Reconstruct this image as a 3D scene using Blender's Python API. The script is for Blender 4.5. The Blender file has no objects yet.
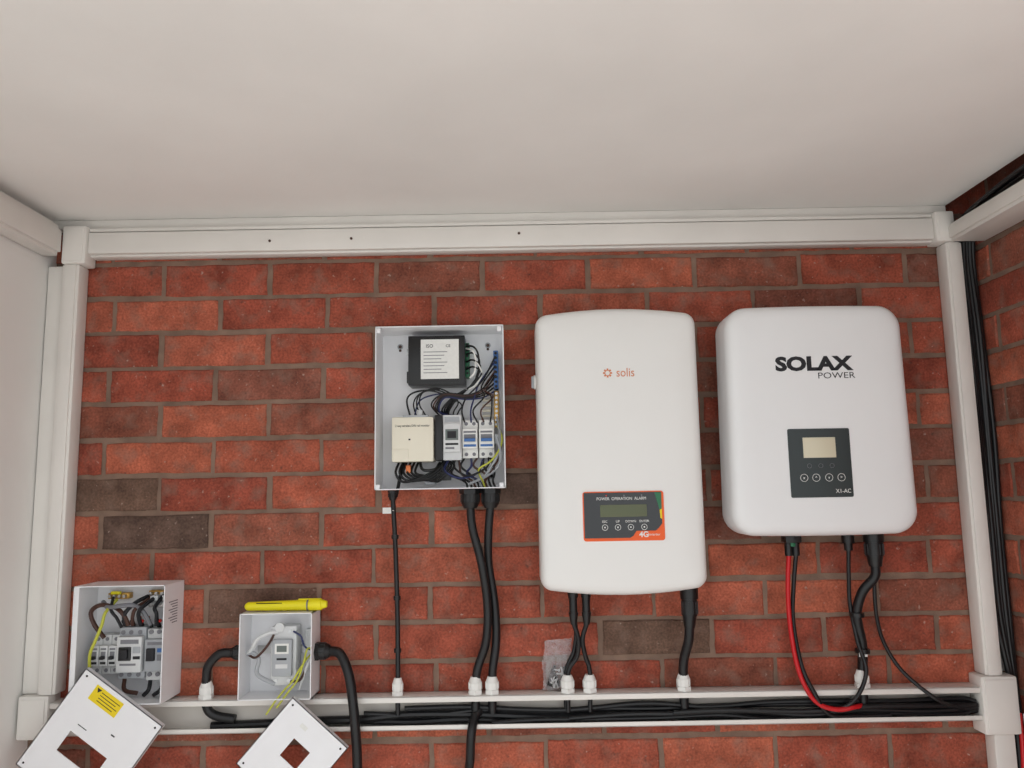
import bpy, bmesh, math, random
from mathutils import Vector, Matrix
random.seed(7)
scene=bpy.context.scene
scene.view_settings.view_transform='Standard'

# ------------------------------------------------------------ materials
def mat(name,col,rough=.5,metal=0,spec=.5,noise=0,nscale=20,bump=0,bscale=200,alpha=1,trans=0,coat=0,ior=1.45):
    m=bpy.data.materials.new(name); m.use_nodes=True
    nt=m.node_tree; b=nt.nodes['Principled BSDF']
    def lin(c): return tuple(((x/255)/12.92 if x/255<=.04045 else ((x/255+.055)/1.055)**2.4) for x in c)+(1,)
    c=lin(col)
    b.inputs['Base Color'].default_value=c
    b.inputs['Roughness'].default_value=rough
    b.inputs['Metallic'].default_value=metal
    b.inputs['Specular IOR Level'].default_value=spec
    b.inputs['Alpha'].default_value=alpha
    b.inputs['Transmission Weight'].default_value=trans
    b.inputs['Coat Weight'].default_value=coat
    b.inputs['IOR'].default_value=ior
    tc=nt.nodes.new('ShaderNodeTexCoord')
    if noise:
        n=nt.nodes.new('ShaderNodeTexNoise'); n.inputs['Scale'].default_value=nscale; n.inputs['Detail'].default_value=6
        nt.links.new(tc.outputs['Object'],n.inputs['Vector'])
        mp=nt.nodes.new('ShaderNodeMapRange'); mp.inputs['From Min'].default_value=.3; mp.inputs['From Max'].default_value=.7
        mp.inputs['To Min'].default_value=1-noise; mp.inputs['To Max'].default_value=1+noise*.4
        nt.links.new(n.outputs['Fac'],mp.inputs['Value'])
        mx=nt.nodes.new('ShaderNodeVectorMath'); mx.operation='SCALE'; mx.inputs[0].default_value=c[:3]
        nt.links.new(mp.outputs['Result'],mx.inputs['Scale']); nt.links.new(mx.outputs['Vector'],b.inputs['Base Color'])
    if bump:
        n=nt.nodes.new('ShaderNodeTexNoise'); n.inputs['Scale'].default_value=bscale; n.inputs['Detail'].default_value=4
        nt.links.new(tc.outputs['Object'],n.inputs['Vector'])
        bp=nt.nodes.new('ShaderNodeBump'); bp.inputs['Strength'].default_value=bump; bp.inputs['Distance'].default_value=.002
        nt.links.new(n.outputs['Fac'],bp.inputs['Height']); nt.links.new(bp.outputs['Normal'],b.inputs['Normal'])
    return m
M={}
M['upvc']=mat('white_upvc',(228,224,218),.35,noise=.06,nscale=6)
M['upvc_shade']=mat('trunking_interior_shaded',(214,208,200),.5,noise=.06,nscale=12)  # same white uPVC, with the shade inside the channel put into the colour
M['ceil']=mat('ceiling_paint',(238,235,231),.8,noise=.08,nscale=2.2,bump=.15,bscale=60)
M['wallw']=mat('white_panel',(235,233,229),.6,noise=.04,nscale=3)
M['steel']=mat('powder_coated_steel',(234,234,236),.4,noise=.02,nscale=30,bump=.08,bscale=900)
M['inv']=mat('inverter_shell_white',(229,228,225),.38,noise=.015,nscale=8,bump=.05,bscale=1200)
M['inv2']=mat('inverter_shell_pearl',(229,229,229),.35,noise=.015,nscale=8,bump=.05,bscale=1200)
M['alu']=mat('cast_aluminium',(150,150,150),.4,metal=.8)
M['blackp']=mat('black_plastic',(24,24,25),.35)
M['cable']=mat('black_cable',(22,22,24),.4)
M['black']=mat('black_wire',(18,18,19),.45)
M['red']=mat('red_cable',(190,22,30),.4)
M['blue']=mat('blue_wire',(36,44,90),.4)
M['bluet']=mat('blue_plastic',(60,105,165),.4)
M['brown']=mat('brown_wire',(72,44,34),.45)
M['yg']=mat('earth_wire_yellow',(190,192,70),.45)
M['green']=mat('green_terminal',(40,110,75),.45)
M['grey']=mat('grey_plastic',(165,168,172),.45)
M['lgrey']=mat('light_grey_plastic',(208,209,209),.45)
M['white']=mat('white_plastic',(230,229,225),.45)
M['cream']=mat('cream_plastic',(228,222,204),.5)
M['label']=mat('paper_label',(226,226,222),.7,noise=.05,nscale=200)
M['ink']=mat('printed_ink',(28,28,32),.6)
M['greyink']=mat('grey_ink',(120,120,125),.6)
M['yellow']=mat('yellow_plastic',(235,222,25),.4)
M['ylabel']=mat('yellow_label',(232,205,30),.6)
M['orange']=mat('orange_trim',(232,92,28),.4)
M['orangeink']=mat('orange_ink',(205,128,88),.6)
M['glassblk']=mat('black_glass_panel',(20,22,24),.12,coat=.5)
M['dgreen']=mat('dark_green_panel',(42,50,50),.25)
M['lcdy']=mat('lcd_olive',(88,94,66),.2)
M['lcdc']=mat('lcd_cream',(208,200,176),.3)
M['lcdg']=mat('lcd_grey',(100,108,104),.3)
M['brass']=mat('brass',(190,150,80),.35,metal=.9)
M['zinc']=mat('zinc_plated_steel',(190,190,190),.35,metal=.9)
M['copper']=mat('copper',(190,110,70),.35,metal=.9)
M['dark']=mat('dark_gap',(30,26,24),.9)
M['concrete']=mat('light_concrete_paving',(212,211,207),.9,noise=.1,nscale=5,bump=.3,bscale=40)
M['bag']=mat('clear_polythene',(225,222,224),.08,alpha=.24,spec=1.0)
M['redink']=mat('red_ink',(200,40,30),.5)

def brick_mat():
    m=bpy.data.materials.new('red_brick'); m.use_nodes=True; nt=m.node_tree; b=nt.nodes['Principled BSDF']
    at=nt.nodes.new('ShaderNodeAttribute'); at.attribute_name='brick_col'
    tc=nt.nodes.new('ShaderNodeTexCoord')
    def noise(s,d=6):
        n=nt.nodes.new('ShaderNodeTexNoise'); n.inputs['Scale'].default_value=s; n.inputs['Detail'].default_value=d
        nt.links.new(tc.outputs['Object'],n.inputs['Vector']); return n
    def rng(n,a,c,lo,hi):
        mp=nt.nodes.new('ShaderNodeMapRange'); mp.inputs['From Min'].default_value=a; mp.inputs['From Max'].default_value=c
        mp.inputs['To Min'].default_value=lo; mp.inputs['To Max'].default_value=hi
        nt.links.new(n.outputs['Fac'],mp.inputs['Value']); return mp
    n1=rng(noise(18,9),.3,.7,.60,1.32)
    n2=rng(noise(220,3),.3,.7,.72,1.26)
    mu=nt.nodes.new('ShaderNodeMath'); mu.operation='MULTIPLY'
    nt.links.new(n1.outputs[0],mu.inputs[0]); nt.links.new(n2.outputs[0],mu.inputs[1])
    sc=nt.nodes.new('ShaderNodeVectorMath'); sc.operation='SCALE'
    nt.links.new(at.outputs['Color'],sc.inputs[0]); nt.links.new(mu.outputs[0],sc.inputs['Scale'])
    def mixin(prev,nz,lo,hi,amt,col):
        r=rng(nz,lo,hi,0,amt)
        mix=nt.nodes.new('ShaderNodeMix'); mix.data_type='RGBA'
        nt.links.new(r.outputs[0],mix.inputs['Factor']); nt.links.new(prev,mix.inputs['A']); mix.inputs['B'].default_value=(*col,1)
        return mix.outputs['Result']
    o=mixin(sc.outputs['Vector'],noise(26,9),.50,.74,.62,(.23,.15,.115))
    o=mixin(o,noise(95,3),.66,.74,.55,(.48,.37,.31))
    o=mixin(o,noise(62,5),.64,.75,.65,(.07,.042,.036))
    nt.links.new(o,b.inputs['Base Color'])
    b.inputs['Roughness'].default_value=.88; b.inputs['Specular IOR Level'].default_value=.25
    bp=nt.nodes.new('ShaderNodeBump'); bp.inputs['Strength'].default_value=.7; bp.inputs['Distance'].default_value=.002
    nb=noise(110,6); nt.links.new(nb.outputs['Fac'],bp.inputs['Height']); nt.links.new(bp.outputs['Normal'],b.inputs['Normal'])
    return m
M['brick']=brick_mat()
M['mortar']=mat('mortar',(134,110,95),.95,noise=.3,nscale=22,bump=.6,bscale=300)

# ------------------------------------------------------------ builder
def V(x,z,d): return Vector((x,-d,z))
class B:
    def __init__(s,name): s.name=name; s.bm=bmesh.new(); s.mats=[]
    def mi(s,k):
        if k not in s.mats: s.mats.append(k)
        return s.mats.index(k)
    def add(s,tmp,k,Mx=None):
        i=s.mi(k)
        for f in tmp.faces: f.material_index=i
        if Mx: tmp.transform(Mx)
        me=bpy.data.meshes.new('t'); tmp.to_mesh(me); tmp.free(); s.bm.from_mesh(me); bpy.data.meshes.remove(me)
    def box(s,x0,x1,z0,z1,d0,d1,k,bev=.0,rot=None,seg=2):
        t=bmesh.new(); bmesh.ops.create_cube(t,size=1)
        sx,sy,sz=abs(x1-x0),abs(d1-d0),abs(z1-z0)
        t.transform(Matrix.Diagonal((sx,sy,sz,1)))
        if bev: bmesh.ops.bevel(t,geom=t.edges[:],offset=min(bev,.45*min(sx,sy,sz)),segments=seg,affect='EDGES',profile=.5)
        c=V((x0+x1)/2,(z0+z1)/2,(d0+d1)/2)
        Mx=Matrix.Translation(c)
        if rot: Mx=Mx@rot
        s.add(t,k,Mx)
    def cyl(s,p0,p1,r,k,r2=None,seg=20,bev=0):
        p0=V(*p0);p1=V(*p1);v=p1-p0;L=v.length
        t=bmesh.new(); bmesh.ops.create_cone(t,cap_ends=True,segments=seg,radius1=r,radius2=r if r2 is None else r2,depth=L)
        if bev:
            ed=[e for e in t.edges if len(e.link_faces)==2 and any(len(f.verts)>4 for f in e.link_faces)]
            bmesh.ops.bevel(t,geom=ed,offset=bev,segments=2,affect='EDGES')
        q=Vector((0,0,1)).rotation_difference(v.normalized()).to_matrix().to_4x4()
        s.add(t,k,Matrix.Translation((p0+p1)/2)@q)
    def sphere(s,p,r,k,sc=(1,1,1)):
        t=bmesh.new(); bmesh.ops.create_uvsphere(t,u_segments=20,v_segments=12,radius=r)
        s.add(t,k,Matrix.Translation(V(*p))@Matrix.Diagonal((*sc,1)))
    def tube(s,pts,r,k,seg=10,n=8):
        P=[V(*p) for p in pts]
        if len(P)==2: S=P
        else:
            Q=[2*P[0]-P[1]]+P+[2*P[-1]-P[-2]]; S=[]
            for i in range(1,len(Q)-2):
                for j in range(n):
                    t=j/n
                    a,b,c,d=Q[i-1],Q[i],Q[i+1],Q[i+2]
                    S.append(.5*((2*b)+(c-a)*t+(2*a-5*b+4*c-d)*t*t+(3*b-a-3*c+d)*t**3))
            S.append(P[-1])
        t=bmesh.new(); rings=[]
        tan=(S[1]-S[0]).normalized(); nrm=tan.orthogonal().normalized()
        for i,p in enumerate(S):
            a=S[max(i-1,0)]; b=S[min(i+1,len(S)-1)]
            nt_=(b-a)
            if nt_.length>1e-9: nt_.normalize()
            else: nt_=tan
            q=tan.rotation_difference(nt_); nrm=(q@nrm).normalized(); tan=nt_
            bi=tan.cross(nrm)
            rings.append([t.verts.new(p+r*(math.cos(2*math.pi*j/seg)*nrm+math.sin(2*math.pi*j/seg)*bi)) for j in range(seg)])
        for i in range(len(rings)-1):
            for j in range(seg):
                t.faces.new((rings[i][j],rings[i][(j+1)%seg],rings[i+1][(j+1)%seg],rings[i+1][j]))
        t.faces.new(rings[0][::-1]); t.faces.new(rings[-1])
        s.add(t,k)
    def pillow(s,outline,rings,cx,cz,k):
        hw=max(abs(p[0]) for p in outline); hh=max(abs(p[1]) for p in outline)
        t=bmesh.new(); R=[]
        for ins,d in rings:
            R.append([t.verts.new(V(cx+x*(1-ins/hw),cz+z*(1-ins/hh),d)) for x,z in outline])
        n=len(outline)
        for a,b in zip(R,R[1:]):
            for j in range(n): t.faces.new((a[j],a[(j+1)%n],b[(j+1)%n],b[j]))
        t.faces.new(R[-1]); t.faces.new(R[0][::-1])
        bmesh.ops.recalc_face_normals(t,faces=t.faces[:])
        s.add(t,k)
    def poly(s,pts,d0,d1,k):
        t=bmesh.new(); a=[t.verts.new(V(x,z,d0)) for x,z in pts]; b=[t.verts.new(V(x,z,d1)) for x,z in pts]
        n=len(pts); t.faces.new(a); t.faces.new(b)
        for j in range(n): t.faces.new((a[j],a[(j+1)%n],b[(j+1)%n],b[j]))
        bmesh.ops.recalc_face_normals(t,faces=t.faces[:]); s.add(t,k)
    def ring(s,c,ro,ri,d0,d1,k,seg=24):
        t=bmesh.new(); L=[]
        for r_,d in ((ro,d0),(ro,d1),(ri,d1),(ri,d0)):
            L.append([t.verts.new(V(c[0]+r_*math.cos(2*math.pi*j/seg),c[1]+r_*math.sin(2*math.pi*j/seg),d)) for j in range(seg)])
        for a in range(4):
            for j in range(seg): t.faces.new((L[a][j],L[a][(j+1)%seg],L[(a+1)%4][(j+1)%seg],L[(a+1)%4][j]))
        bmesh.ops.recalc_face_normals(t,faces=t.faces[:]); s.add(t,k)
    def text(s,txt,x,z,d,size,k,width=None,bold=0,align='CENTER',rz=0,ex=.0003):
        cu=bpy.data.curves.new('t','FONT'); cu.body=txt; cu.size=size; cu.align_x=align; cu.align_y='CENTER'; cu.extrude=ex; cu.offset=bold; cu.resolution_u=3
        ob=bpy.data.objects.new('t',cu); scene.collection.objects.link(ob); bpy.context.view_layer.update()
        dg=bpy.context.evaluated_depsgraph_get(); me=bpy.data.meshes.new_from_object(ob.evaluated_get(dg))
        t=bmesh.new(); t.from_mesh(me); bpy.data.meshes.remove(me)
        bpy.data.objects.remove(ob); bpy.data.curves.remove(cu)
        if width and t.verts:
            xs=[v.co.x for v in t.verts]; w=max(xs)-min(xs); t.transform(Matrix.Diagonal((width/w,1,1,1)))
        s.add(t,k,Matrix.Translation(V(x,z,d))@Matrix.Rotation(-rz,4,'Y')@Matrix.Rotation(math.pi/2,4,'X'))
    def done(s,Mx=None,ang=35):
        me=bpy.data.meshes.new(s.name)
        if Mx: s.bm.transform(Mx)
        xs=[v.co for v in s.bm.verts]
        c=Vector([(min(v[i] for v in xs)+max(v[i] for v in xs))/2 for i in range(3)])
        s.bm.transform(Matrix.Translation(-c)); s.bm.to_mesh(me); s.bm.free()
        for k in s.mats: me.materials.append(M[k])
        for p in me.polygons: p.use_smooth=True
        me.set_sharp_from_angle(angle=math.radians(ang))
        ob=bpy.data.objects.new(s.name,me); ob.location=c; scene.collection.objects.link(ob); return ob

def rrect(hw,hh,r,sag=0,n=8,m=8,sagb=None,taper=0):
    if sagb is None: sagb=sag
    pts=[]
    for cx,cz,a0 in ((hw-r,hh-r,0),(-hw+r,hh-r,90),(-hw+r,-hh+r,180),(hw-r,-hh+r,270)):
        for i in range(n+1):
            a=math.radians(a0+90*i/n); pts.append((cx+r*math.cos(a),cz+r*math.sin(a)))
        nx={0:(-hw+r,hh),90:(-hw,-hh+r),180:(hw-r,-hh),270:(hw,hh-r)}[a0]
        l=pts[-1]
        for i in range(1,m): pts.append((l[0]+(nx[0]-l[0])*i/m,l[1]+(nx[1]-l[1])*i/m))
    out=[]
    for x,z in pts:
        if z>0: z-=sag*(x/hw)**2*max(0,z/hh)
        else: z+=sagb*(x/hw)**2*max(0,-z/hh)
        out.append((x*(1-taper*z/hh),z))
    return out

# ------------------------------------------------------------ brick walls
def lin3(c): return [((x/255)/12.92 if x/255<=.04045 else ((x/255+.055)/1.055)**2.4) for x in c]
REDS=[(156,80,62),(164,87,66),(150,75,58),(167,91,70),(146,73,57),(159,82,63),(154,79,61),(172,94,71)]
MIDS=[(134,78,62),(128,77,63),(140,81,64)]
DARK=[(104,80,67),(112,84,71),(98,77,67)]
def brick_wall(name,length,ztop,x_first,z_first,flip,dark_spots=()):
    """wall in local XZ plane facing -Y, from x=0..length"""
    verts=[];faces=[];mi=[];cols=[]
    def quad(a,m,c): 
        b=len(verts); verts.extend(a); faces.append((b,b+1,b+2,b+3)); mi.append(m); cols.append(c)
    rng=random.Random(11 if flip else 5)
    z=z_first
    while z+.0325<ztop: z+=.075
    rowi=round((z-z_first)/.075)
    while z>-.03:
        off=(x_first+(.1125 if rowi%2 else 0)+rng.uniform(-.007,.007))%.225
        x=off-.225
        while x<length:
            x0=x+.005+rng.uniform(-.0018,.0018); x1=x+.220+rng.uniform(-.0018,.0018); z0=z-.0325+rng.uniform(-.0018,.0018); z1=z+.0325+rng.uniform(-.0018,.0018)
            x0=max(x0,0);x1=min(x1,length);z0=max(z0,0);z1=min(z1,ztop)
            if x1-x0>.012 and z1-z0>.012:
                cxm=(x0+x1)/2
                q=rng.random()
                c=rng.choice(REDS if q<.80 else MIDS)
                for (sx,sz) in dark_spots:
                    if abs(cxm-sx)<.09 and abs(z-sz)<.036: c=rng.choice(DARK)
                g=rng.uniform(.90,1.1); c=[v*g for v in lin3(c)]
                f=rng.uniform(-.0012,.0008); bk=.007
                j=lambda: rng.uniform(-.0012,.0012)
                # irregular, slightly chipped arris: perimeter with several points per side
                P=[]
                nx_,nz_=9,4
                for i in range(nx_): P.append((x0+(x1-x0)*i/nx_,z0))
                for i in range(nz_): P.append((x1,z0+(z1-z0)*i/nz_))
                for i in range(nx_): P.append((x1-(x1-x0)*i/nx_,z1))
                for i in range(nz_): P.append((x0,z1-(z1-z0)*i/nz_))
                cx_,cz_=(x0+x1)/2,(z0+z1)/2
                O=[(a+j(),b_+j()) for a,b_ in P]
                e=[rng.uniform(.0018,.0034)+(rng.uniform(.001,.004) if rng.random()<.06 else 0) for _ in P]
                I=[(a+(e_ if a<x0+.004 else -e_ if a>x1-.004 else 0),b_+(e_ if b_<z0+.004 else -e_ if b_>z1-.004 else 0)) for (a,b_),e_ in zip(O,e)]
                n=len(P); base=len(verts)
                verts.extend([(a,f,b_) for a,b_ in I]); faces.append(tuple(range(base,base+n))); mi.append(0); cols.append(c)
                for a in range(n):
                    b=(a+1)%n
                    quad([(O[a][0],f+.0022,O[a][1]),(O[b][0],f+.0022,O[b][1]),(I[b][0],f,I[b][1]),(I[a][0],f,I[a][1])],0,c)
                    quad([(O[a][0],bk,O[a][1]),(O[b][0],bk,O[b][1]),(O[b][0],f+.0022,O[b][1]),(O[a][0],f+.0022,O[a][1])],0,c)
            x+=.225
        z-=.075; rowi-=1
    c=[.2,.15,.12]; y0=.0030;y1=.1
    p=[(0,y0,0),(length,y0,0),(length,y0,ztop),(0,y0,ztop),(0,y1,0),(length,y1,0),(length,y1,ztop),(0,y1,ztop)]
    for f in ((0,1,2,3),(5,4,7,6),(4,0,3,7),(1,5,6,2),(3,2,6,7),(4,5,1,0)): quad([p[i] for i in f],1,c)
    me=bpy.data.meshes.new(name); me.from_pydata(verts,[],faces)
    at=me.color_attributes.new('brick_col','FLOAT_COLOR','CORNER')
    k=0
    for pi,f in enumerate(faces):
        for _ in f:
            at.data[k].color=(*cols[pi],1); k+=1
    for i,pl in enumerate(me.polygons): pl.material_index=mi[i]
    me.materials.append(M['brick']); me.materials.append(M['mortar'])
    ob=bpy.data.objects.new(name,me); scene.collection.objects.link(ob); return ob
XL,XR=-.967,.985
w=brick_wall('wall_back',XR-XL+.1,2.2,(-.505-XL),1.957,False,
  dark_spots=[(-.84-XL,1.507),(-.80-XL,1.432),(-.55-XL,1.282),(.22-XL,1.207),(-.02-XL,1.507),(.62-XL,1.057)])
w.location=(XL,0,0)
w=brick_wall('wall_right',1.1,2.2,.06,1.957,True)
w.location=(XR,0.0,0); w.rotation_euler=(0,0,-math.pi/2)

b=B('wall_left'); b.box(XL-.1,XL,0,2.086,-.1,1.1,'wallw'); b.done()
b=B('ceiling'); b.box(XL-.1,.925,2.086,2.11,.0,1.25,'ceil'); b.done()
b=B('trim_1'); b.box(.925,XR+.1,2.2,2.22,-.1,1.25,'upvc'); b.box(.921,.925,2.11,2.2,.0,1.25,'upvc'); b.done()
b=B('trim_2'); b.box(XL+.002,.924,2.066,2.0855,.002,.022,'upvc',.001); b.done()
b=B('floor'); b.box(-6,6,-.1,0,-.1,9,'concrete'); b.done()

# ------------------------------------------------------------ trunking
def trunk_h(name,x0,x1,z0,z1,d=.04):
    b=B(name); b.box(x0,x1,z0,z1,.0015,d*.7,'upvc',.002)
    b.box(x0,x1,z0+.004,z1-.012,d*.68,d,'upvc',.003)
    b.box(x0,x1,z1-.010,z1-.002,d*.6,d*.9,'upvc',.002)
    return b.done()
trunk_h('cable_trunking',-.8795,.8855,2.003,2.065)
b=B('cable_trunking') # left vertical
b.box(XL+.002,-.928,1.1265,1.9845,.0015,.030,'upvc',.003); b.box(-.930,-.894,1.1265,1.9845,.0015,.040,'upvc',.003); b.box(-.924,-.900,1.1265,1.9845,.038,.043,'upvc',.002); b.done()
b=B('cable_trunking') # right vertical
b.box(.906,.940,1.1325,1.9995,.0015,.040,'upvc',.003); b.box(.911,.934,1.1325,1.9995,.038,.043,'upvc',.002)
b.box(.940,.980,1.1325,1.9995,.0015,.004,'upvc'); b.box(.977,.980,1.1325,1.9995,.0015,.012,'upvc',.001); b.done()
b=B('cable_trunking') # open bottom channel
x0,x1=-.9025,.8925; z0,z1=1.050,1.112
b.box(x0,x1,z0,z1,.0015,.004,'upvc_shade'); b.box(x0,x1,z1-.002,z1,.0015,.042,'upvc',.0006); b.box(x0,x1,z0,z0+.002,.0015,.042,'upvc',.0006)
b.box(x0,x1,z1-.011,z1,.040,.042,'upvc',.0006); b.box(x0,x1,z0,z0+.009,.040,.042,'upvc',.0006)
b.done()
b=B('cable_trunking') # along left wall
b.box(XL+.002,-.935,2.0,2.066,.0495,1.05,'upvc',.003); b.box(-.937,-.929,2.008,2.055,.0495,1.05,'upvc',.002); b.done()
b=B('cable_trunking') # along right wall
b.box(.918,XR-.002,1.998,2.003,.0495,1.05,'upvc',.001); b.box(.914,.920,1.998,2.036,.0495,1.05,'upvc',.002); b.box(.910,.915,2.005,2.030,.0495,1.05,'upvc',.002); b.done()
def corner(x0,x1,z0,z1,d=.047):
    b=B('trunking_corner_piece'); b.box(x0,x1,z0,z1,.0015,d,'upvc',.004); b.box(x0+.006,x1-.006,z0+.006,z1-.006,d-.001,d+.002,'upvc',.002); return b.done()
corner(-.930,-.880,1.985,2.0655); corner(.886,.926,2.000,2.0655); corner(-.962,-.903,1.045,1.126); corner(.893,.963,1.024,1.132)
b=B('cable_trunking'); b.box(.915,.955,.0,1.0235,.0015,.036,'upvc',.003); b.done()
b=B('trunking_hole_dots')  # small brown discs standing in for holes in the trunking
for x,z in ((-.50,2.028),(-.33,2.03),(.02,2.035)): b.cyl((x,z,.039),(x,z,.0412),.0028,'brown')
b.done()

# ------------------------------------------------------------ enclosures
def open_box(b,x0,x1,z0,z1,d,th=.0018,k='steel'):
    b.box(x0,x1,z0,z1,.0005,.0025,k); 
    b.box(x0,x0+th,z0,z1,.0005,d,k); b.box(x1-th,x1,z0,z1,.0005,d,k)
    b.box(x0,x1,z1-th,z1,.0005,d,k); b.box(x0,x1,z0,z0+th,.0005,d,k)
def mcb(b,x0,x1,z0,z1,d0,tog='bluet',body='white',poles=1):
    zm=(z0+z1)/2; h=z1-z0
    b.box(x0,x1,z0,z1,d0,d0+.030,body,.001); b.box(x0+.0004,x1-.0004,z0+h*.24,z1-h*.24,d0+.03,d0+.044,body,.0015)
    w=(x1-x0)/poles
    # one linked toggle across the poles
    b.box(x0+.004,x1-.004,zm-h*.08,zm+h*.11,d0+.043,d0+.0455,'greyink',.0005)
    b.box(x0+.0045,x1-.0045,zm-h*.08,zm+h*.0,d0+.044,d0+.053,tog,.001)
    b.box(x0+.003,x1-.003,zm+h*.15,zm+h*.20,d0+.044,d0+.0445,'greyink')
    b.box(x0+.003,x1-.003,zm-h*.21,zm-h*.15,d0+.044,d0+.0446,tog)
    for i in range(poles):
        a=x0+i*w;c=a+w
        for zz in (z0+h*.1,z1-h*.1): b.cyl(((a+c)/2,zz,d0+.028),((a+c)/2,zz,d0+.0308),.0036,'greyink')

# --- tall distribution enclosure
b=B('electrical_enclosure')
CX0,CX1,CZ0,CZ1=-.270,-.0155,1.5085,1.831
open_box(b,CX0,CX1,CZ0,CZ1,.09)
G=.00197
def g(x,y,d=.05): return (CX0+x*G+0.004,CZ1-y*G-.002,d)
def gbox(x0,y0,x1,y1,d0,d1,k,bev=.001): 
    a=g(x0,y0);c=g(x1,y1); b.box(a[0],c[0],c[1],a[1],d0,d1,k,bev)
for x,y in ((17,12),(110,12),(17,150),(112,150)):
    p=g(x,y); b.cyl((p[0],p[1],.002),(p[0],p[1],.0035),.006,'grey'); b.cyl((p[0],p[1],.003),(p[0],p[1],.004),.0035,'brown' if y<20 else 'dark')
    if y<20: b.cyl((p[0],p[1]-.008,.003),(p[0],p[1]-.008,.004),.0028,'brown')
for x in (3,125):
    for y in (3,160): p=g(x-2,y); b.box(p[0]-.004,p[0]+.004,p[1]-.005,p[1]+.005,.080,.0885,'steel',.0005)
gbox(29,6,87,57,.0025,.058,'blackp'); gbox(42,10,81,51,.058,.0585,'label',0); gbox(42,51,81,55,.058,.0585,'blackp',0)
for i in range(7): p=g(58,23+i*3.6); b.box(p[0]-.026,p[0]+.022-.006*(i%3),p[1]-.0007,p[1]+.0007,.0585,.0588,'greyink')
p=g(50,17); b.text('ISO',p[0]+.002,p[1],.0587,.010,'ink'); p=g(70,17); b.text('CE',p[0],p[1],.0587,.008,'ink')
gbox(87,12,91,48,.004,.036,'green')
for i in range(6):
    p=g(89,14+i*6.0); b.cyl((p[0],p[1],.035),(p[0],p[1],.0375),.0026,'ink')
gbox(25,16,30,22,.003,.02,'zinc'); gbox(25,40,30,52,.003,.02,'blackp')
gbox(116,20,121,60,.004,.030,'bluet')
for i in range(8): p=g(118.5,23+i*5); b.cyl((p[0],p[1],.029),(p[0],p[1],.032),.0028,'ink')
gbox(116,62,121,100,.004,.022,'brass')
for i in range(8): p=g(118.5,65+i*4.6); b.cyl((p[0],p[1],.021),(p[0],p[1],.027),.0028,'zinc')
for i in range(6): p=g(104,66+i*5.5); b.cyl((p[0],p[1],.02),(p[0]+.020,p[1],.02),.0026,'cream')
gbox(12,107,122,117,.0025,.012,'zinc',0)
gbox(13,90,55,135,.012,.068,'cream',.003); p=g(34,99); b.text('2 way wireless DIN rail monitor',p[0],p[1],.0682,.0065,'ink',width=.068)
gbox(30,112,32,113.5,.068,.0684,'ink',0); gbox(38,82,43,93,.03,.05,'lgrey'); gbox(24,88,50,91,.05,.066,'grey'); gbox(14,122,30,135,.066,.0688,'cream',.001)
gbox(56,88,64,134,.012,.060,'blackp',.002)
gbox(64,88,83,134,.012,.056,'lgrey',.002); gbox(65,97,82,126,.056,.066,'lgrey',.0015); gbox(67,103,80,114,.066,.0665,'lcdg',0); gbox(69,105,78,112,.0664,.0668,'ink',0); gbox(67,117,80,119,.066,.0665,'ink',0); gbox(67,121,76,123,.066,.0665,'greyink',0); gbox(66,90,81,95,.056,.0565,'grey',0)
a=g(83.5,93);c=g(99.2,132); mcb(b,a[0],c[0],c[1],a[1],.012,poles=2)
a=g(100.5,93);c=g(116,132); mcb(b,a[0],c[0],c[1],a[1],.012,poles=2)
R=random.Random(3)
def wire(pts,k,r=.0019): b.tube([g(*p) for p in pts],r,k,seg=7,n=6)
for i in range(5):
    o=i*2.2
    wire([(60+o*2.5,88,.03),(52+o,76+o,.045),(66,66+o*.5,.055),(88,68+o*.5,.055),(104,62+o,.05),(116,46+o*2,.03)],['black','brown','black','black','blue'][i],.0017)
for i in range(5):
    x=86+i*6.5
    wire([(x,96,.04),(x+R.uniform(-4,3),84,.06),(x+R.uniform(-6,10),70,.055),(106+R.uniform(-5,6),52+i*3,.045),(118,26+i*5,.03)],['black','blue','black','brown','black'][i],.0017)
for i in range(4):
    wire([(88,16+i*8,.036),(96,18+i*7,.055),(101+i,28+i*6,.05),(99-i*3,52+i*3,.05),(88-i*4,62+i*2,.045),(72-i*3,78+i,.04),(66,88,.03)],'black')
for i in range(3):
    wire([(36+i*5,88,.03),(34+i*3,76,.05),(40+i*2,66-i,.05),(58,60+i*2,.05),(76+i*3,70+i*3,.05),(70+i*5,84,.045),(70+i*3,90,.03)],'black',.0015)
wire([(88,18,.036),(95,22,.055),(98,30,.055),(97,44,.055),(92,50,.05)],'white')
wire([(92,30,.036),(100,36,.06),(104,46,.05),(97,58,.05),(88,62,.05)],'white',.0015)
for i in range(8):
    x=66+i*6.5
    wire([(x,131,.035),(x+R.uniform(-4,4),140,.055),(x+R.uniform(-10,10),148,.05),(86+i*4.0,156,.045),(88+i*4.4,166,.04)],['black','black','brown','black','blue','brown','black','black'][i],.0022)
for i in range(6):
    wire([(18+i*4,134,.03),(16+i*4,146,.05),(24+i*5,155-i,.05),(44+i*3,150+i,.055),(60+i*3,140,.05),(64,132,.03)],'black',.0024)
wire([(70,132,.04),(66,144,.06),(80,152,.06),(98,148,.06),(104,134,.045)],'blue',.002); wire([(76,132,.04),(76,142,.06),(90,150,.065),(108,142,.06),(110,132,.045)],'black',.002)
wire([(24,134,.03),(20,148,.04),(18,158,.04),(16,168,.04)],'black',.0035)
wire([(40,134,.04),(44,143,.06),(56,143,.06),(60,136,.04)],'black',.003)
wire([(30,89,.04),(26,70,.03),(36,62,.03),(60,60,.03)],'black'); wire([(34,89,.04),(40,72,.04),(58,66,.045),(78,66,.05)],'blue',.0015)
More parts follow.
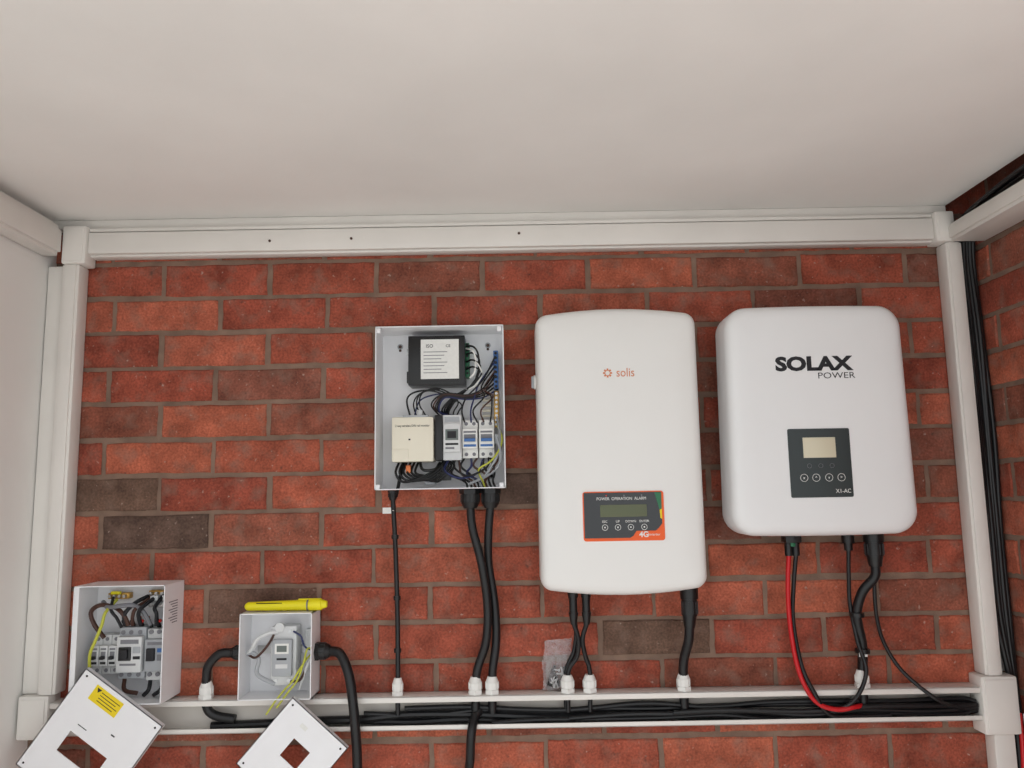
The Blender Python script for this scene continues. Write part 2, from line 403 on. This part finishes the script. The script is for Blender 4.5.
wire([(119,98,.03),(124,112,.05),(121,124,.06),(112,136,.066),(100,144,.06),(104,156,.05),(108,167,.04)],'yg',.0019)
wire([(119,94,.03),(123,112,.04),(122,128,.05),(115,142,.055),(106,156,.045),(103,167,.04)],'brown',.0022)
wire([(119,90,.03),(122,112,.05),(120,128,.06),(112,142,.06),(102,156,.045),(100,167,.04)],'grey',.0022)
wire([(118,110,.05),(122,125,.06),(120,140,.055),(108,150,.05),(90,158,.045)],'grey',.003)
gbox(26,138,31,146,.03,.05,'copper'); gbox(62,146,72,154,.045,.056,'blackp',.001); gbox(45,150,56,158,.03,.05,'grey')
b.done()

def gland(name,x,z,d,r=.013,L=.03,k='blackp',direction=(0,-1)):
    b=B(name); dx,dz=direction
    def at(t): return (x+dx*t,z+dz*t,d)
    b.cyl(at(0.0002),at(L*.25),r*1.15,k,seg=6); b.cyl(at(L*.25),at(L*.7),r,k,seg=24,bev=.001)
    b.cyl(at(L*.7),at(L),r,k,r2=r*.7,seg=24)
    for i in range(12):
        a=i*math.pi/6
        ox,oy=math.cos(a)*r,math.sin(a)*r
        if dx==0: b.cyl((x+ox,z+dz*L*.3,d+oy),(x+ox,z+dz*L*.68,d+oy),.0009,k,seg=5)
        else: b.cyl((x+dx*L*.3,z+ox,d+oy),(x+dx*L*.68,z+ox,d+oy),.0009,k,seg=5)
    return b.done()
gland('cable_gland',-.087,1.508,.045,.019,.038); gland('cable_gland',-.047,1.508,.045,.018,.038); gland('cable_gland',-.241,1.508,.045,.009,.02)
for x,r in ((-.233,.010),(-.082,.0125),(-.049,.0125),(.098,.0125),(.141,.0125),(.324,.0125),(.672,.0125),(-.606,.0125)):
    gland('cable_gland',x,1.112,.028,r,.033,'white',(0,1))

# --- consumer unit (left)
b=B('consumer_unit')
AX0,AX1,AZ0,AZ1=-.842,-.668,1.118,1.336
open_box(b,AX0,AX1,AZ0,AZ1,.09)
s=.00193
def a_(x,y,d=.05): return (AX0+x*s+.004,AZ1-y*s-.002,d)
def abox(x0,y0,x1,y1,d0,d1,k,bev=.001):
    p=a_(x0,y0);q=a_(x1,y1); b.box(p[0],q[0],q[1],p[1],d0,d1,k,bev)
b.box(AX0+.002,AX0+.010,AZ0,AZ1,.086,.0895,'steel')
abox(8,70,86,78,.0025,.012,'zinc',0)
abox(14,10,36,16,.004,.02,'brass'); abox(56,8,86,15,.004,.02,'brass')
abox(18,8,28,11,.02,.026,'yellow')
for i in range(5):
    p=a_(59+i*6,11); b.cyl((p[0],p[1],.02),(p[0],p[1],.028),.0034,'zinc')
    if i<4: p=a_(17+i*5,13); b.cyl((p[0],p[1],.02),(p[0],p[1],.027),.003,'zinc')
abox(60,16,84,24,.01,.035,'zinc'); abox(62,12,70,17,.02,.04,'lgrey'); abox(74,12,82,17,.02,.04,'lgrey')
for i in range(3):
    p=a_(63+i*8,20); b.cyl((p[0],p[1],.03),(p[0],p[1],.045),.0045,'zinc')
for j in range(3):
    p=a_(8+j*9,50);q=a_(16.6+j*9,88); mcb(b,p[0],q[0],q[1],p[1],.012,'ink','lgrey')
p=a_(35,42);q=a_(62,92)
b.box(p[0],q[0],q[1],p[1],.012,.05,'grey',.002); b.box(p[0]+.002,q[0]-.002,q[1]+.014,p[1]-.016,.05,.064,'lgrey',.002)
abox(39,60,51,73,.063,.068,'blackp',.001); abox(41,62,49,71,.066,.074,'ink',.001); abox(53,60,60,66,.063,.066,'grey',.0005)
abox(40,53,58,57,.064,.0645,'greyink',0); abox(40,76,56,78,.064,.0645,'greyink',0); abox(53,69,60,72,.064,.0645,'ink',0)
p=a_(63,44);q=a_(86,94)
b.box(p[0],q[0],q[1],p[1],.012,.048,'lgrey',.002); b.box(p[0]+.001,q[0]-.001,q[1]+.018,p[1]-.018,.048,.060,'grey',.002)
abox(66,62,74,74,.059,.066,'ink',.001); abox(76,62,82,66,.060,.0605,'bluet',0); abox(76,68,83,74,.060,.0605,'greyink',0); abox(66,56,82,59,.060,.0605,'greyink',0)
for x in (39,47,56,67,75,82):
    for y in (47,88): p=a_(x,y); b.cyl((p[0],p[1],.046),(p[0],p[1],.0512),.0042,'greyink')
for i in range(6):
    p=a_(37+i*8.5,38); b.cyl((p[0],p[1]-.01,.032),(p[0],p[1]+.004,.044),.0040,'ink'); b.cyl((p[0],p[1]+.003,.040),(p[0]+.001,p[1]+.011,.046),.0020,'copper')
for x in (42,58,76): p=a_(x,36); b.cyl((p[0],p[1],.05),(p[0],p[1],.054),.003,'redink')
def wa(pts,k,r=.0035): b.tube([a_(*p) for p in pts],r,k,seg=8,n=6)
wa([(20,52,.05),(12,38,.06),(8,26,.06),(14,20,.05),(28,22,.05),(40,28,.06),(44,40,.05)],'brown',.0042)
wa([(12,18,.03),(24,22,.055),(38,20,.065),(50,20,.06),(60,26,.06),(66,40,.05)],'greyink',.0042)
wa([(40,40,.05),(42,28,.06),(50,18,.05),(58,13,.03)],'ink',.004); wa([(48,40,.05),(50,30,.06),(54,22,.06),(62,14,.03)],'brown',.0035)
wa([(56,40,.05),(58,28,.07),(62,21,.07),(66,14,.03)],'ink',.004); wa([(72,40,.05),(76,28,.07),(72,22,.06),(74,12,.03)],'ink',.0038); wa([(82,40,.05),(84,28,.07),(82,20,.05),(80,12,.03)],'greyink',.004)
wa([(26,16,.03),(24,26,.065),(22,38,.07),(18,52,.075),(13,66,.075),(12,86,.068)],'yg',.0030)
wa([(22,14,.03),(28,24,.06),(34,32,.06),(37,42,.05)],'ink',.003)
wa([(66,94,.04),(68,102,.055),(62,108,.05)],'ink',.004); wa([(80,94,.04),(80,102,.055),(72,108,.05)],'ink',.004); wa([(40,92,.04),(44,102,.055),(56,106,.05)],'brown',.004)
for i in range(9): b.box(AX1,AX1+.0004,1.300-i*.005,1.3018-i*.005,.03,.07-.008*(i%3),'greyink')
b.done()

# --- small junction box
b=B('junction_box')
BX0,BX1,BZ0,BZ1=-.531,-.392,1.117,1.277
open_box(b,BX0,BX1,BZ0,BZ1,.07)
s2=.00192
def b_(x,y,d=.04): return (BX0+x*s2+.002,BZ1-y*s2-.001,d)
def bbox(x0,y0,x1,y1,d0,d1,k,bev=.001):
    p=b_(x0,y0);q=b_(x1,y1); b.box(p[0],q[0],q[1],p[1],d0,d1,k,bev)
bbox(8,36,66,44,.0025,.01,'zinc',0)
bbox(27,14,53,72,.01,.046,'lgrey',.003); bbox(30,26,50,62,.046,.058,'grey',.003); bbox(33,30,47,40,.058,.0585,'label',0); bbox(35,32,45,38,.0585,.0588,'lcdg',0); bbox(35,44,45,46,.058,.0585,'ink',0); bbox(34,50,46,54,.058,.0585,'lgrey',0)
for x in (33,46):
    for y in (19,67): p=b_(x,y); b.cyl((p[0],p[1],.044),(p[0],p[1],.047),.004,'zinc')
p=b_(36,15); b.cyl((p[0],p[1],.042),(p[0],p[1],.05),.009,'lgrey')
bbox(58,20,66,60,.004,.016,'lgrey',.001)
def wb(pts,k,r=.0024): b.tube([b_(*p) for p in pts],r,k,seg=8,n=6)
wb([(2,42,.035),(10,40,.045),(16,46,.05),(14,58,.05),(20,64,.05),(32,70,.045)],'grey',.004)
wb([(2,42,.035),(8,36,.045),(14,26,.05),(26,20,.05),(34,20,.045)],'lgrey',.004)
wb([(2,42,.035),(12,44,.05),(20,38,.055),(26,30,.05),(30,22,.045)],'brown',.0024)
wb([(70,40,.035),(64,46,.05),(58,56,.062),(52,66,.065),(44,74,.06),(36,84,.065),(28,96,.073)],'yg',.0018); wb([(70,40,.035),(65,36,.05),(62,50,.06),(56,66,.06),(48,76,.062),(38,90,.073)],'yg',.0018)
wb([(70,40,.035),(62,34,.05),(58,24,.05),(50,19,.048)],'blue',.0018); wb([(70,42,.035),(64,54,.05),(58,66,.05),(48,68,.048)],'brown'); wb([(70,42,.035),(66,50,.05),(62,60,.05),(56,76,.04)],'lgrey',.003)
b.done()
gland('cable_gland',BX0,1.199,.035,.0135,.026,'blackp',(-1,0)); gland('cable_gland',BX1,1.199,.035,.016,.028,'blackp',(1,0))

# --- covers
def cover(name,tl,tr,bl,win,d,label):
    tl=Vector(tl);ex=Vector(tr)-tl;ey=Vector(bl)-tl; w=ex.length;h=ey.length
    ang=math.atan2(ex.y,ex.x)
    b=B(name); th=.0016
    x0,x1,y0,y1=win
    b.box(0,w,-y0,0,0,th,'steel'); b.box(0,w,-h,-y1,0,th,'steel'); b.box(0,x0,-y1,-y0,0,th,'steel'); b.box(x1,w,-y1,-y0,0,th,'steel')
    for (a,c,e,f) in ((0,w,-.0016,0),(0,w,-h,-h+.0016),(0,.0016,-h,0),(w-.0016,w,-h,0)): b.box(a,c,e,f,-.010,th,'steel')
    for px in (.01,w-.01):
        for py in (-.01,-h+.01): b.cyl((px,py,th),(px,py,th+.0006),.002,'dark',seg=10)
    if label:
        b.box(.036,.098,-.040,-.010,th,th+.0004,'ylabel'); b.poly([(.040,-.014),(.050,-.014),(.045,-.022)],th+.0004,th+.0006,'ink')
        for i in range(4): b.box(.052,.094-.006*(i%2),-.0178-i*.0055,-.0165-i*.0055,th+.0004,th+.0006,'ink')
        b.box(.112,.120,-.067,-.0645,th,th+.0003,'ink'); b.box(.050,.070,-.087,-.0855,th,th+.0003,'ink')
    else: b.box(.045,.06,-.03,-.022,th,th+.0003,'label')
    Mx=Matrix.Translation(V(tl.x,tl.y,d))@Matrix.Rotation(-ang,4,'Y')
    return b.done(Mx)
cover('enclosure_cover',(-.804,1.188),(-.657,1.082),(-.924,1.020),(.046,.132,.103,.145),.1012,True)
cover('enclosure_cover',(-.423,1.125),(-.318,1.032),(-.546,1.029),(.052,.092,.052,.092),.0812,False)

# --- marker pen
b=B('yellow_marker_pen')
z=1.2885; d=.045
b.cyl((-.520,z-.001,d),(-.405,z,d),.0085,'yellow',r2=.0105,seg=24); b.sphere((-.520,z-.001,d),.0085,'yellow',(1.2,1,1))
b.cyl((-.405,z,d),(-.378,z+.001,d),.0113,'yellow',seg=24,bev=.002); b.cyl((-.378,z+.001,d),(-.369,z+.001,d),.009,'yellow',r2=.006,seg=24)
b.cyl((-.4075,z,d),(-.405,z,d),.0108,'greyink',seg=24); b.box(-.505,-.455,z+.0046,z+.0058,d+.006,d+.0085,'dark'); b.box(-.425,-.380,z+.010,z+.0125,d-.002,d+.003,'yellow',.001)
b.done()

# ------------------------------------------------------------ inverter (tall)
b=B('solar_inverter')
SX0,SX1,SZ0,SZ1=.0475,.3585,1.306,1.852
cx,cz=(SX0+SX1)/2,(SZ0+SZ1)/2; hw,hh=(SX1-SX0)/2,(SZ1-SZ0)/2
b.box(SX0+.016,SX1-.016,SZ0+.022,SZ1-.030,.001,.05,'alu',.006)
for i in range(22):
    x=SX0+.025+i*(SX1-SX0-.05)/21; b.box(x-.0012,x+.0012,SZ0+.018,SZ1-.028,.004,.05,'alu')
ol=rrect(hw,hh,.020,.013)
b.pillow(ol,[(.006,.045),(.001,.047),(0,.05),(-.0,.115),(.0015,.124),(.005,.131),(.010,.1355),(.018,.138),(.05,.141),(.10,.1425)],cx,cz,'inv')
b.cyl((SX0+.004,1.715,.08),(SX0-.004,1.715,.08),.014,'inv'); b.box(SX0-.009,SX0-.003,1.703,1.727,.076,.084,'grey',.002)
f=.1425
pa=rrect(.0755,.0455,.005,0,n=4,m=1); px,pz=.2035,1.4525
b.poly([(px+x,pz+z) for x,z in pa],f-.004,f+.0012,'orange')
blk=[(.1300,1.4960),(.2745,1.4960),(.2745,1.438),(.268,1.430),(.262,1.425),(.226,1.425),(.220,1.416),(.214,1.4125),(.1300,1.4125)]
b.poly(blk,f,f+.0022,'glassblk')
b.poly([(.262,1.495),(.2745,1.495),(.2745,1.466),(.270,1.464)],f+.002,f+.0025,'green'); b.poly([(.2705,1.463),(.2745,1.465),(.2745,1.446),(.2715,1.448)],f+.002,f+.0025,'ylabel')
b.box(.160,.247,1.4510,1.4735,f+.002,f+.0028,'lcdy',.0003)
b.text('POWER  OPERATION  ALARM',.200,1.4845,f+.0023,.0078,'label',width=.092)
for xx in (.172,.205,.238): b.cyl((xx,1.4905,f+.002),(xx,1.4905,f+.0028),.0013,'redink' if xx<.18 else 'greyink',seg=8)
for xx,t in ((.168,'ESC'),(.192,'UP'),(.216,'DOWN'),(.241,'ENTER')):
    b.ring((xx,1.432),.0056,.0048,f+.002,f+.0028,'label'); b.text(t,xx,1.4425,f+.0023,.006,'label')
    b.box(xx-.0013,xx+.0013,1.4307,1.4333,f+.002,f+.0026,'label')
b.text('4G',.240,1.4180,f+.0013,.014,'label',bold=.0004); b.text('Inverter',.259,1.4180,f+.0013,.007,'label')
lz=1.722
for i in range(8):
    a=i*math.pi/4; b.box(.1825+.0070*math.cos(a)-.0017,.1825+.0070*math.cos(a)+.0017,lz+.0070*math.sin(a)-.0017,lz+.0070*math.sin(a)+.0017,f,f+.0006,'orangeink',0,Matrix.Rotation(-a,4,'Y'))
b.ring((.1825,lz),.0056,.0044,f,f+.0006,'orangeink')
b.text('solis',.2165,lz,f+.0003,.024,'orangeink',width=.034)
for xx in (.111,.136):
    b.cyl((xx,1.330,.06),(xx,1.296,.06),.0095,'blackp'); b.cyl((xx,1.296,.06),(xx,1.268,.06),.0078,'blackp'); b.cyl((xx,1.268,.06),(xx,1.245,.06),.0095,'blackp',r2=.006)
b.cyl((.124,1.33,.055),(.124,1.31,.055),.006,'green')
b.cyl((.336,1.33,.06),(.336,1.290,.06),.0175,'blackp'); b.cyl((.336,1.290,.06),(.335,1.258,.06),.0155,'blackp',bev=.001); b.cyl((.335,1.258,.06),(.334,1.236,.06),.0135,'blackp',r2=.0105)
for i in range(14):
    a=i*math.pi/7; b.cyl((.336+.0155*math.cos(a),1.285,.06+.0155*math.sin(a)),(.336+.0155*math.cos(a),1.262,.06+.0155*math.sin(a)),.001,'blackp',seg=5)
b.done()

# ------------------------------------------------------------ inverter (square)
b=B('solar_inverter')
QX0,QX1,QZ0,QZ1=.410,.754,1.409,1.849
cx,cz=(QX0+QX1)/2,(QZ0+QZ1)/2; hw,hh=(QX1-QX0)/2,(QZ1-QZ0)/2
b.box(QX0+.02,QX1-.02,QZ0+.012,QZ1-.02,.001,.06,'alu',.006)
for i in range(24):
    x=QX0+.03+i*(QX1-QX0-.06)/23; b.box(x-.0012,x+.0012,QZ0+.01,QZ1-.018,.004,.06,'alu')
ol=rrect(hw,hh,.042,.003,n=12,taper=.016)
b.pillow(ol,[(.010,.060),(.003,.061),(0,.064),(0,.124),(.002,.134),(.006,.1405),(.011,.1445),(.017,.1468),(.026,.148),(.05,.1485)],cx,cz,'inv2')
f=.1485
b.text('SOLAX',.573,1.731,f+.0003,.036,'ink',width=.148,bold=.0017)
b.text('POWER',.6155,1.7085,f+.0003,.0165,'ink',width=.070,bold=-.0001)
pa=rrect(.058,.064,.003,0,n=3,m=1); px,pz=.5735,1.5445
b.poly([(px+x,pz+z) for x,z in pa],f-.003,f+.0012,'dgreen')
b.box(.543,.604,1.554,1.592,f+.001,f+.002,'lcdc',.0005)
for xx in (.5415,.564,.588,.611):
    b.ring((xx,1.517),.0072,.0065,f+.0008,f+.0016,'label'); b.text({.5415:'x',.564:'^',.588:'v',.611:'>'}[xx],xx,1.517,f+.0013,.008,'label')
for xx in (.553,.574,.595): b.ring((xx,1.539),.0042,.0038,f+.0008,f+.0014,'greyink')
b.text('X1-AC',.613,1.4915,f+.0013,.0105,'label',width=.028)
b.cyl((.540,1.425,.06),(.540,1.400,.06),.016,'blackp'); b.cyl((.534,1.402,.06),(.534,1.368,.06),.0075,'blackp'); b.cyl((.548,1.402,.06),(.548,1.368,.06),.0075,'blackp')
b.box(.525,.556,1.393,1.412,.045,.075,'blackp',.002); b.cyl((.541,1.394,.062),(.541,1.386,.062),.007,'green')
b.cyl((.651,1.425,.06),(.651,1.390,.06),.012,'blackp'); b.cyl((.651,1.390,.06),(.651,1.376,.06),.008,'blackp')
b.cyl((.701,1.425,.06),(.701,1.392,.06),.0195,'blackp'); b.cyl((.701,1.392,.06),(.701,1.365,.06),.0175,'blackp',bev=.001); b.cyl((.701,1.365,.06),(.701,1.345,.06),.0155,'blackp',r2=.012)
for i in range(14):
    a=i*math.pi/7; b.cyl((.701+.0175*math.cos(a),1.388,.06+.0175*math.sin(a)),(.701+.0175*math.cos(a),1.368,.06+.0175*math.sin(a)),.001,'blackp',seg=5)
b.done()

# ------------------------------------------------------------ cables
def cable(name,pts,r,k='cable',ties=()):
    b=B(name); b.tube(pts,r,k,seg=12,n=10)
    for t in ties: b.cyl((t[0],t[1],t[2]),(t[0],t[1]-.008,t[2]),r*1.5,'blackp')
    return b.done()
cable('power_cable',[(-.241,1.492,.045),(-.238,1.40,.03),(-.235,1.28,.022),(-.233,1.18,.026),(-.233,1.075,.026)],.0048,ties=((-.238,1.42,.033),(-.2355,1.30,.022),(-.234,1.20,.024)))
cable('power_cable',[(-.087,1.475,.045),(-.083,1.43,.045),(-.066,1.36,.042),(-.056,1.28,.034),(-.060,1.21,.03),(-.079,1.15,.028),(-.082,1.075,.026)],.0085)
cable('power_cable',[(-.047,1.475,.045),(-.052,1.42,.038),(-.053,1.36,.024),(-.042,1.28,.022),(-.040,1.21,.024),(-.048,1.15,.028),(-.049,1.075,.024)],.0085)
cable('power_cable',[(-.075,1.080,.024),(-.084,1.068,.036),(-.089,1.045,.054),(-.092,1.00,.046),(-.096,.93,.03),(-.096,.6,.012),(-.096,.0,.012)],.0088)
cable('power_cable',[(-.555,1.199,.035),(-.580,1.197,.036),(-.601,1.175,.034),(-.606,1.15,.03),(-.606,1.10,.026),(-.590,1.080,.024),(-.55,1.072,.024)],.0088)
cable('power_cable',[(-.366,1.199,.035),(-.343,1.194,.042),(-.324,1.160,.054),(-.314,1.11,.060),(-.308,1.05,.060),(-.306,.98,.05),(-.306,.7,.02),(-.306,0,.02)],.0095)
cable('power_cable',[(.111,1.247,.06),(.120,1.215,.05),(.117,1.18,.036),(.100,1.15,.03),(.098,1.075,.026)],.0046)
cable('power_cable',[(.136,1.247,.06),(.128,1.215,.05),(.134,1.18,.036),(.142,1.15,.03),(.141,1.075,.026)],.0046)
cable('power_cable',[(.104,1.310,.05),(.116,1.240,.04),(.112,1.19,.03),(.096,1.15,.024),(.094,1.075,.022)],.0042)
cable('power_cable',[(.334,1.238,.06),(.332,1.21,.055),(.325,1.17,.035),(.324,1.13,.028),(.324,1.075,.026)],.0092)
cable('red_power_cable',[(.534,1.370,.06),(.530,1.31,.055),(.531,1.24,.05),(.540,1.165,.047),(.556,1.115,.048),(.580,1.086,.046),(.615,1.076,.046),(.65,1.080,.044),(.69,1.076,.012)],.0045,'red')
cable('power_cable',[(.548,1.370,.06),(.543,1.31,.05),(.541,1.24,.04),(.550,1.160,.044),(.568,1.112,.050),(.600,1.066,.040),(.66,1.060,.034),(.72,1.060,.034)],.0042)
cable('power_cable',[(.651,1.380,.06),(.652,1.33,.05),(.656,1.27,.036),(.664,1.20,.04),(.672,1.145,.05),(.645,1.092,.048),(.60,1.068,.036)],.004)
cable('power_cable',[(.701,1.350,.06),(.698,1.325,.06),(.676,1.295,.05),(.666,1.25,.04),(.676,1.19,.032),(.674,1.14,.028),(.672,1.075,.026)],.0092,ties=((.6665,1.255,.04),(.6755,1.185,.032)))
cable('power_cable',[(.703,1.350,.055),(.700,1.30,.05),(.707,1.24,.036),(.723,1.19,.026),(.752,1.14,.03),(.80,1.095,.050),(.85,1.073,.034),(.888,1.067,.026)],.0038)

b=B('cable_bundle'); R=random.Random(21)
for i in range(7):
    x0=[-.60,-.46,-.30,-.22,-.05,.10,.30][i]; pts=[]; x=x0; lane=i%4
    while x<.875:
        pts.append((x,1.060+lane*.0075+R.uniform(-.005,.006),.012+.0038*i+R.uniform(-.002,.002))); x+=R.uniform(.09,.15)
    pts.append((.890,1.066+lane*.005,.02+.002*i)); b.tube(pts,.0078 if i<2 else .0050,'cable',seg=10,n=8)
b.done()
b=B('cable_bundle')
for i in range(6):
    dx=i*.0065
    pts=[(.932+dx*.9,2.060+R.uniform(-.004,.010),.95),(.934+dx*.8,2.058+R.uniform(0,.014),.6),(.934+dx*.8,2.060+R.uniform(0,.008),.3),(.938+dx*.8,2.056,.12),(.944+dx*.8,2.040,.035+.003*i),(.946+dx*.8,1.97,.012+.002*i),
         (.944+dx,1.80,.014+R.uniform(0,.01)),(.944+dx+R.uniform(-.002,.003),1.60,.02+R.uniform(-.004,.008)),(.946+dx*.9,1.40,.02),(.948+dx*.75+R.uniform(-.002,.003),1.25,.022),(.966+dx*.3,1.11,.02),(.969+dx*.3,1.0,.02),(.969+dx*.3,.6,.02)]
    b.tube(pts,.0046 if i%2 else .0058,'cable',seg=10,n=8)
b.tube([(.970,1.06,.032),(.968,1.0,.034),(.967,.90,.03),(.967,.6,.03)],.004,'red'); b.tube([(.977,1.06,.036),(.976,1.0,.04),(.975,.90,.036),(.975,.6,.036)],.003,'white')
b.done()
b=B('cable_tag'); b.box(-.262,-.242,1.462,1.474,.040,.0406,'label'); b.tube([(-.244,1.468,.0403),(-.240,1.468,.046),(-.238,1.468,.040)],.0008,'white',seg=6); b.done()
b=B('cable_tag'); b.box(.664,.680,1.172,1.184,.0425,.0431,'label'); b.done()

# ------------------------------------------------------------ bag of screws
b=B('plastic_bag_of_screws')
t=bmesh.new(); nx,nz=16,24; R=random.Random(4)
def surf(sgn):
    Gd=[]
    for j in range(nz+1):
        row=[]
        for i in range(nx+1):
            u=i/nx;v=j/nz; bul=math.sin(math.pi*u)**.6*(math.sin(math.pi*min(1,v*1.05+.02))**.6 if v<.95 else .15)
            edge=0 if i in(0,nx) or j in(0,nz) else 1
            fold=.0035*math.sin(9*u+14*v+3*math.sin(7*v))
            row.append(t.verts.new(V(.049+.054*u+R.uniform(-.0012,.0012)+.005*v+.002*math.sin(9*v),1.1135+.098*v+R.uniform(-.0008,.0015)-.004*(1-u)*v,.015+sgn*(.009*bul+fold+R.uniform(-.0030,.0030))*edge)))
        Gd.append(row)
    for j in range(nz):
        for i in range(nx): t.faces.new((Gd[j][i],Gd[j][i+1],Gd[j+1][i+1],Gd[j+1][i]))
surf(1); surf(-1); b.add(t,'bag')
for x,z,a,L in ((.064,1.122,1.3,.040),(.078,1.120,1.8,.036),(.090,1.124,1.45,.034)):
    ex,ez=math.cos(a)*L,math.sin(a)*L
    b.cyl((x,z,.014),(x+ex*.55,z+ez*.55,.014),.0062,'blackp'); b.cyl((x+ex*.55,z+ez*.55,.014),(x+ex,z+ez,.014),.0045,'blackp',r2=.003)
for i in range(9):
    x=.060+R.uniform(0,.034); z=1.118+R.uniform(0,.045); a=R.uniform(0,math.pi); L=.014
    b.cyl((x,z,.019),(x+L*math.cos(a)*.6,z+abs(L*math.sin(a)),.019),.0016,'zinc',seg=8); b.cyl((x,z,.019),(x-.002*math.cos(a),z-.002*math.sin(a),.019),.0032,'zinc',seg=10)
b.done(ang=12)

# ------------------------------------------------------------ light
wd=bpy.data.worlds.new('overcast_sky'); scene.world=wd; wd.use_nodes=True
bg=wd.node_tree.nodes['Background']; bg.inputs['Color'].default_value=(.94,.97,1,1); bg.inputs['Strength'].default_value=1.36
sl=bpy.data.lights.new('sun','SUN'); sl.energy=2.8; sl.angle=math.radians(30); sl.color=(1,.98,.95)
so=bpy.data.objects.new('sun',sl); scene.collection.objects.link(so)
dirv=Vector((.15,.5,-.9)).normalized(); so.rotation_euler=dirv.to_track_quat('-Z','Y').to_euler(); so.location=(0,-4,4)

# ------------------------------------------------------------ camera
p=math.radians(7.7); rho=math.radians(1.0)
fw=Vector((0,math.cos(p),math.sin(p))); r0=Vector((1,0,0)); u0=Vector((0,-math.sin(p),math.cos(p)))
up=u0*math.cos(rho)+r0*math.sin(rho); rt=r0*math.cos(rho)-u0*math.sin(rho)
cam=bpy.data.cameras.new('camera'); co=bpy.data.objects.new('camera',cam); scene.collection.objects.link(co)
mx=Matrix((rt,up,-fw)).transposed().to_4x4(); mx.translation=Vector((0,-1.652,1.5)); co.matrix_world=mx
cam.sensor_width=36; cam.lens=800/1024*36; cam.clip_start=.02
scene.camera=co
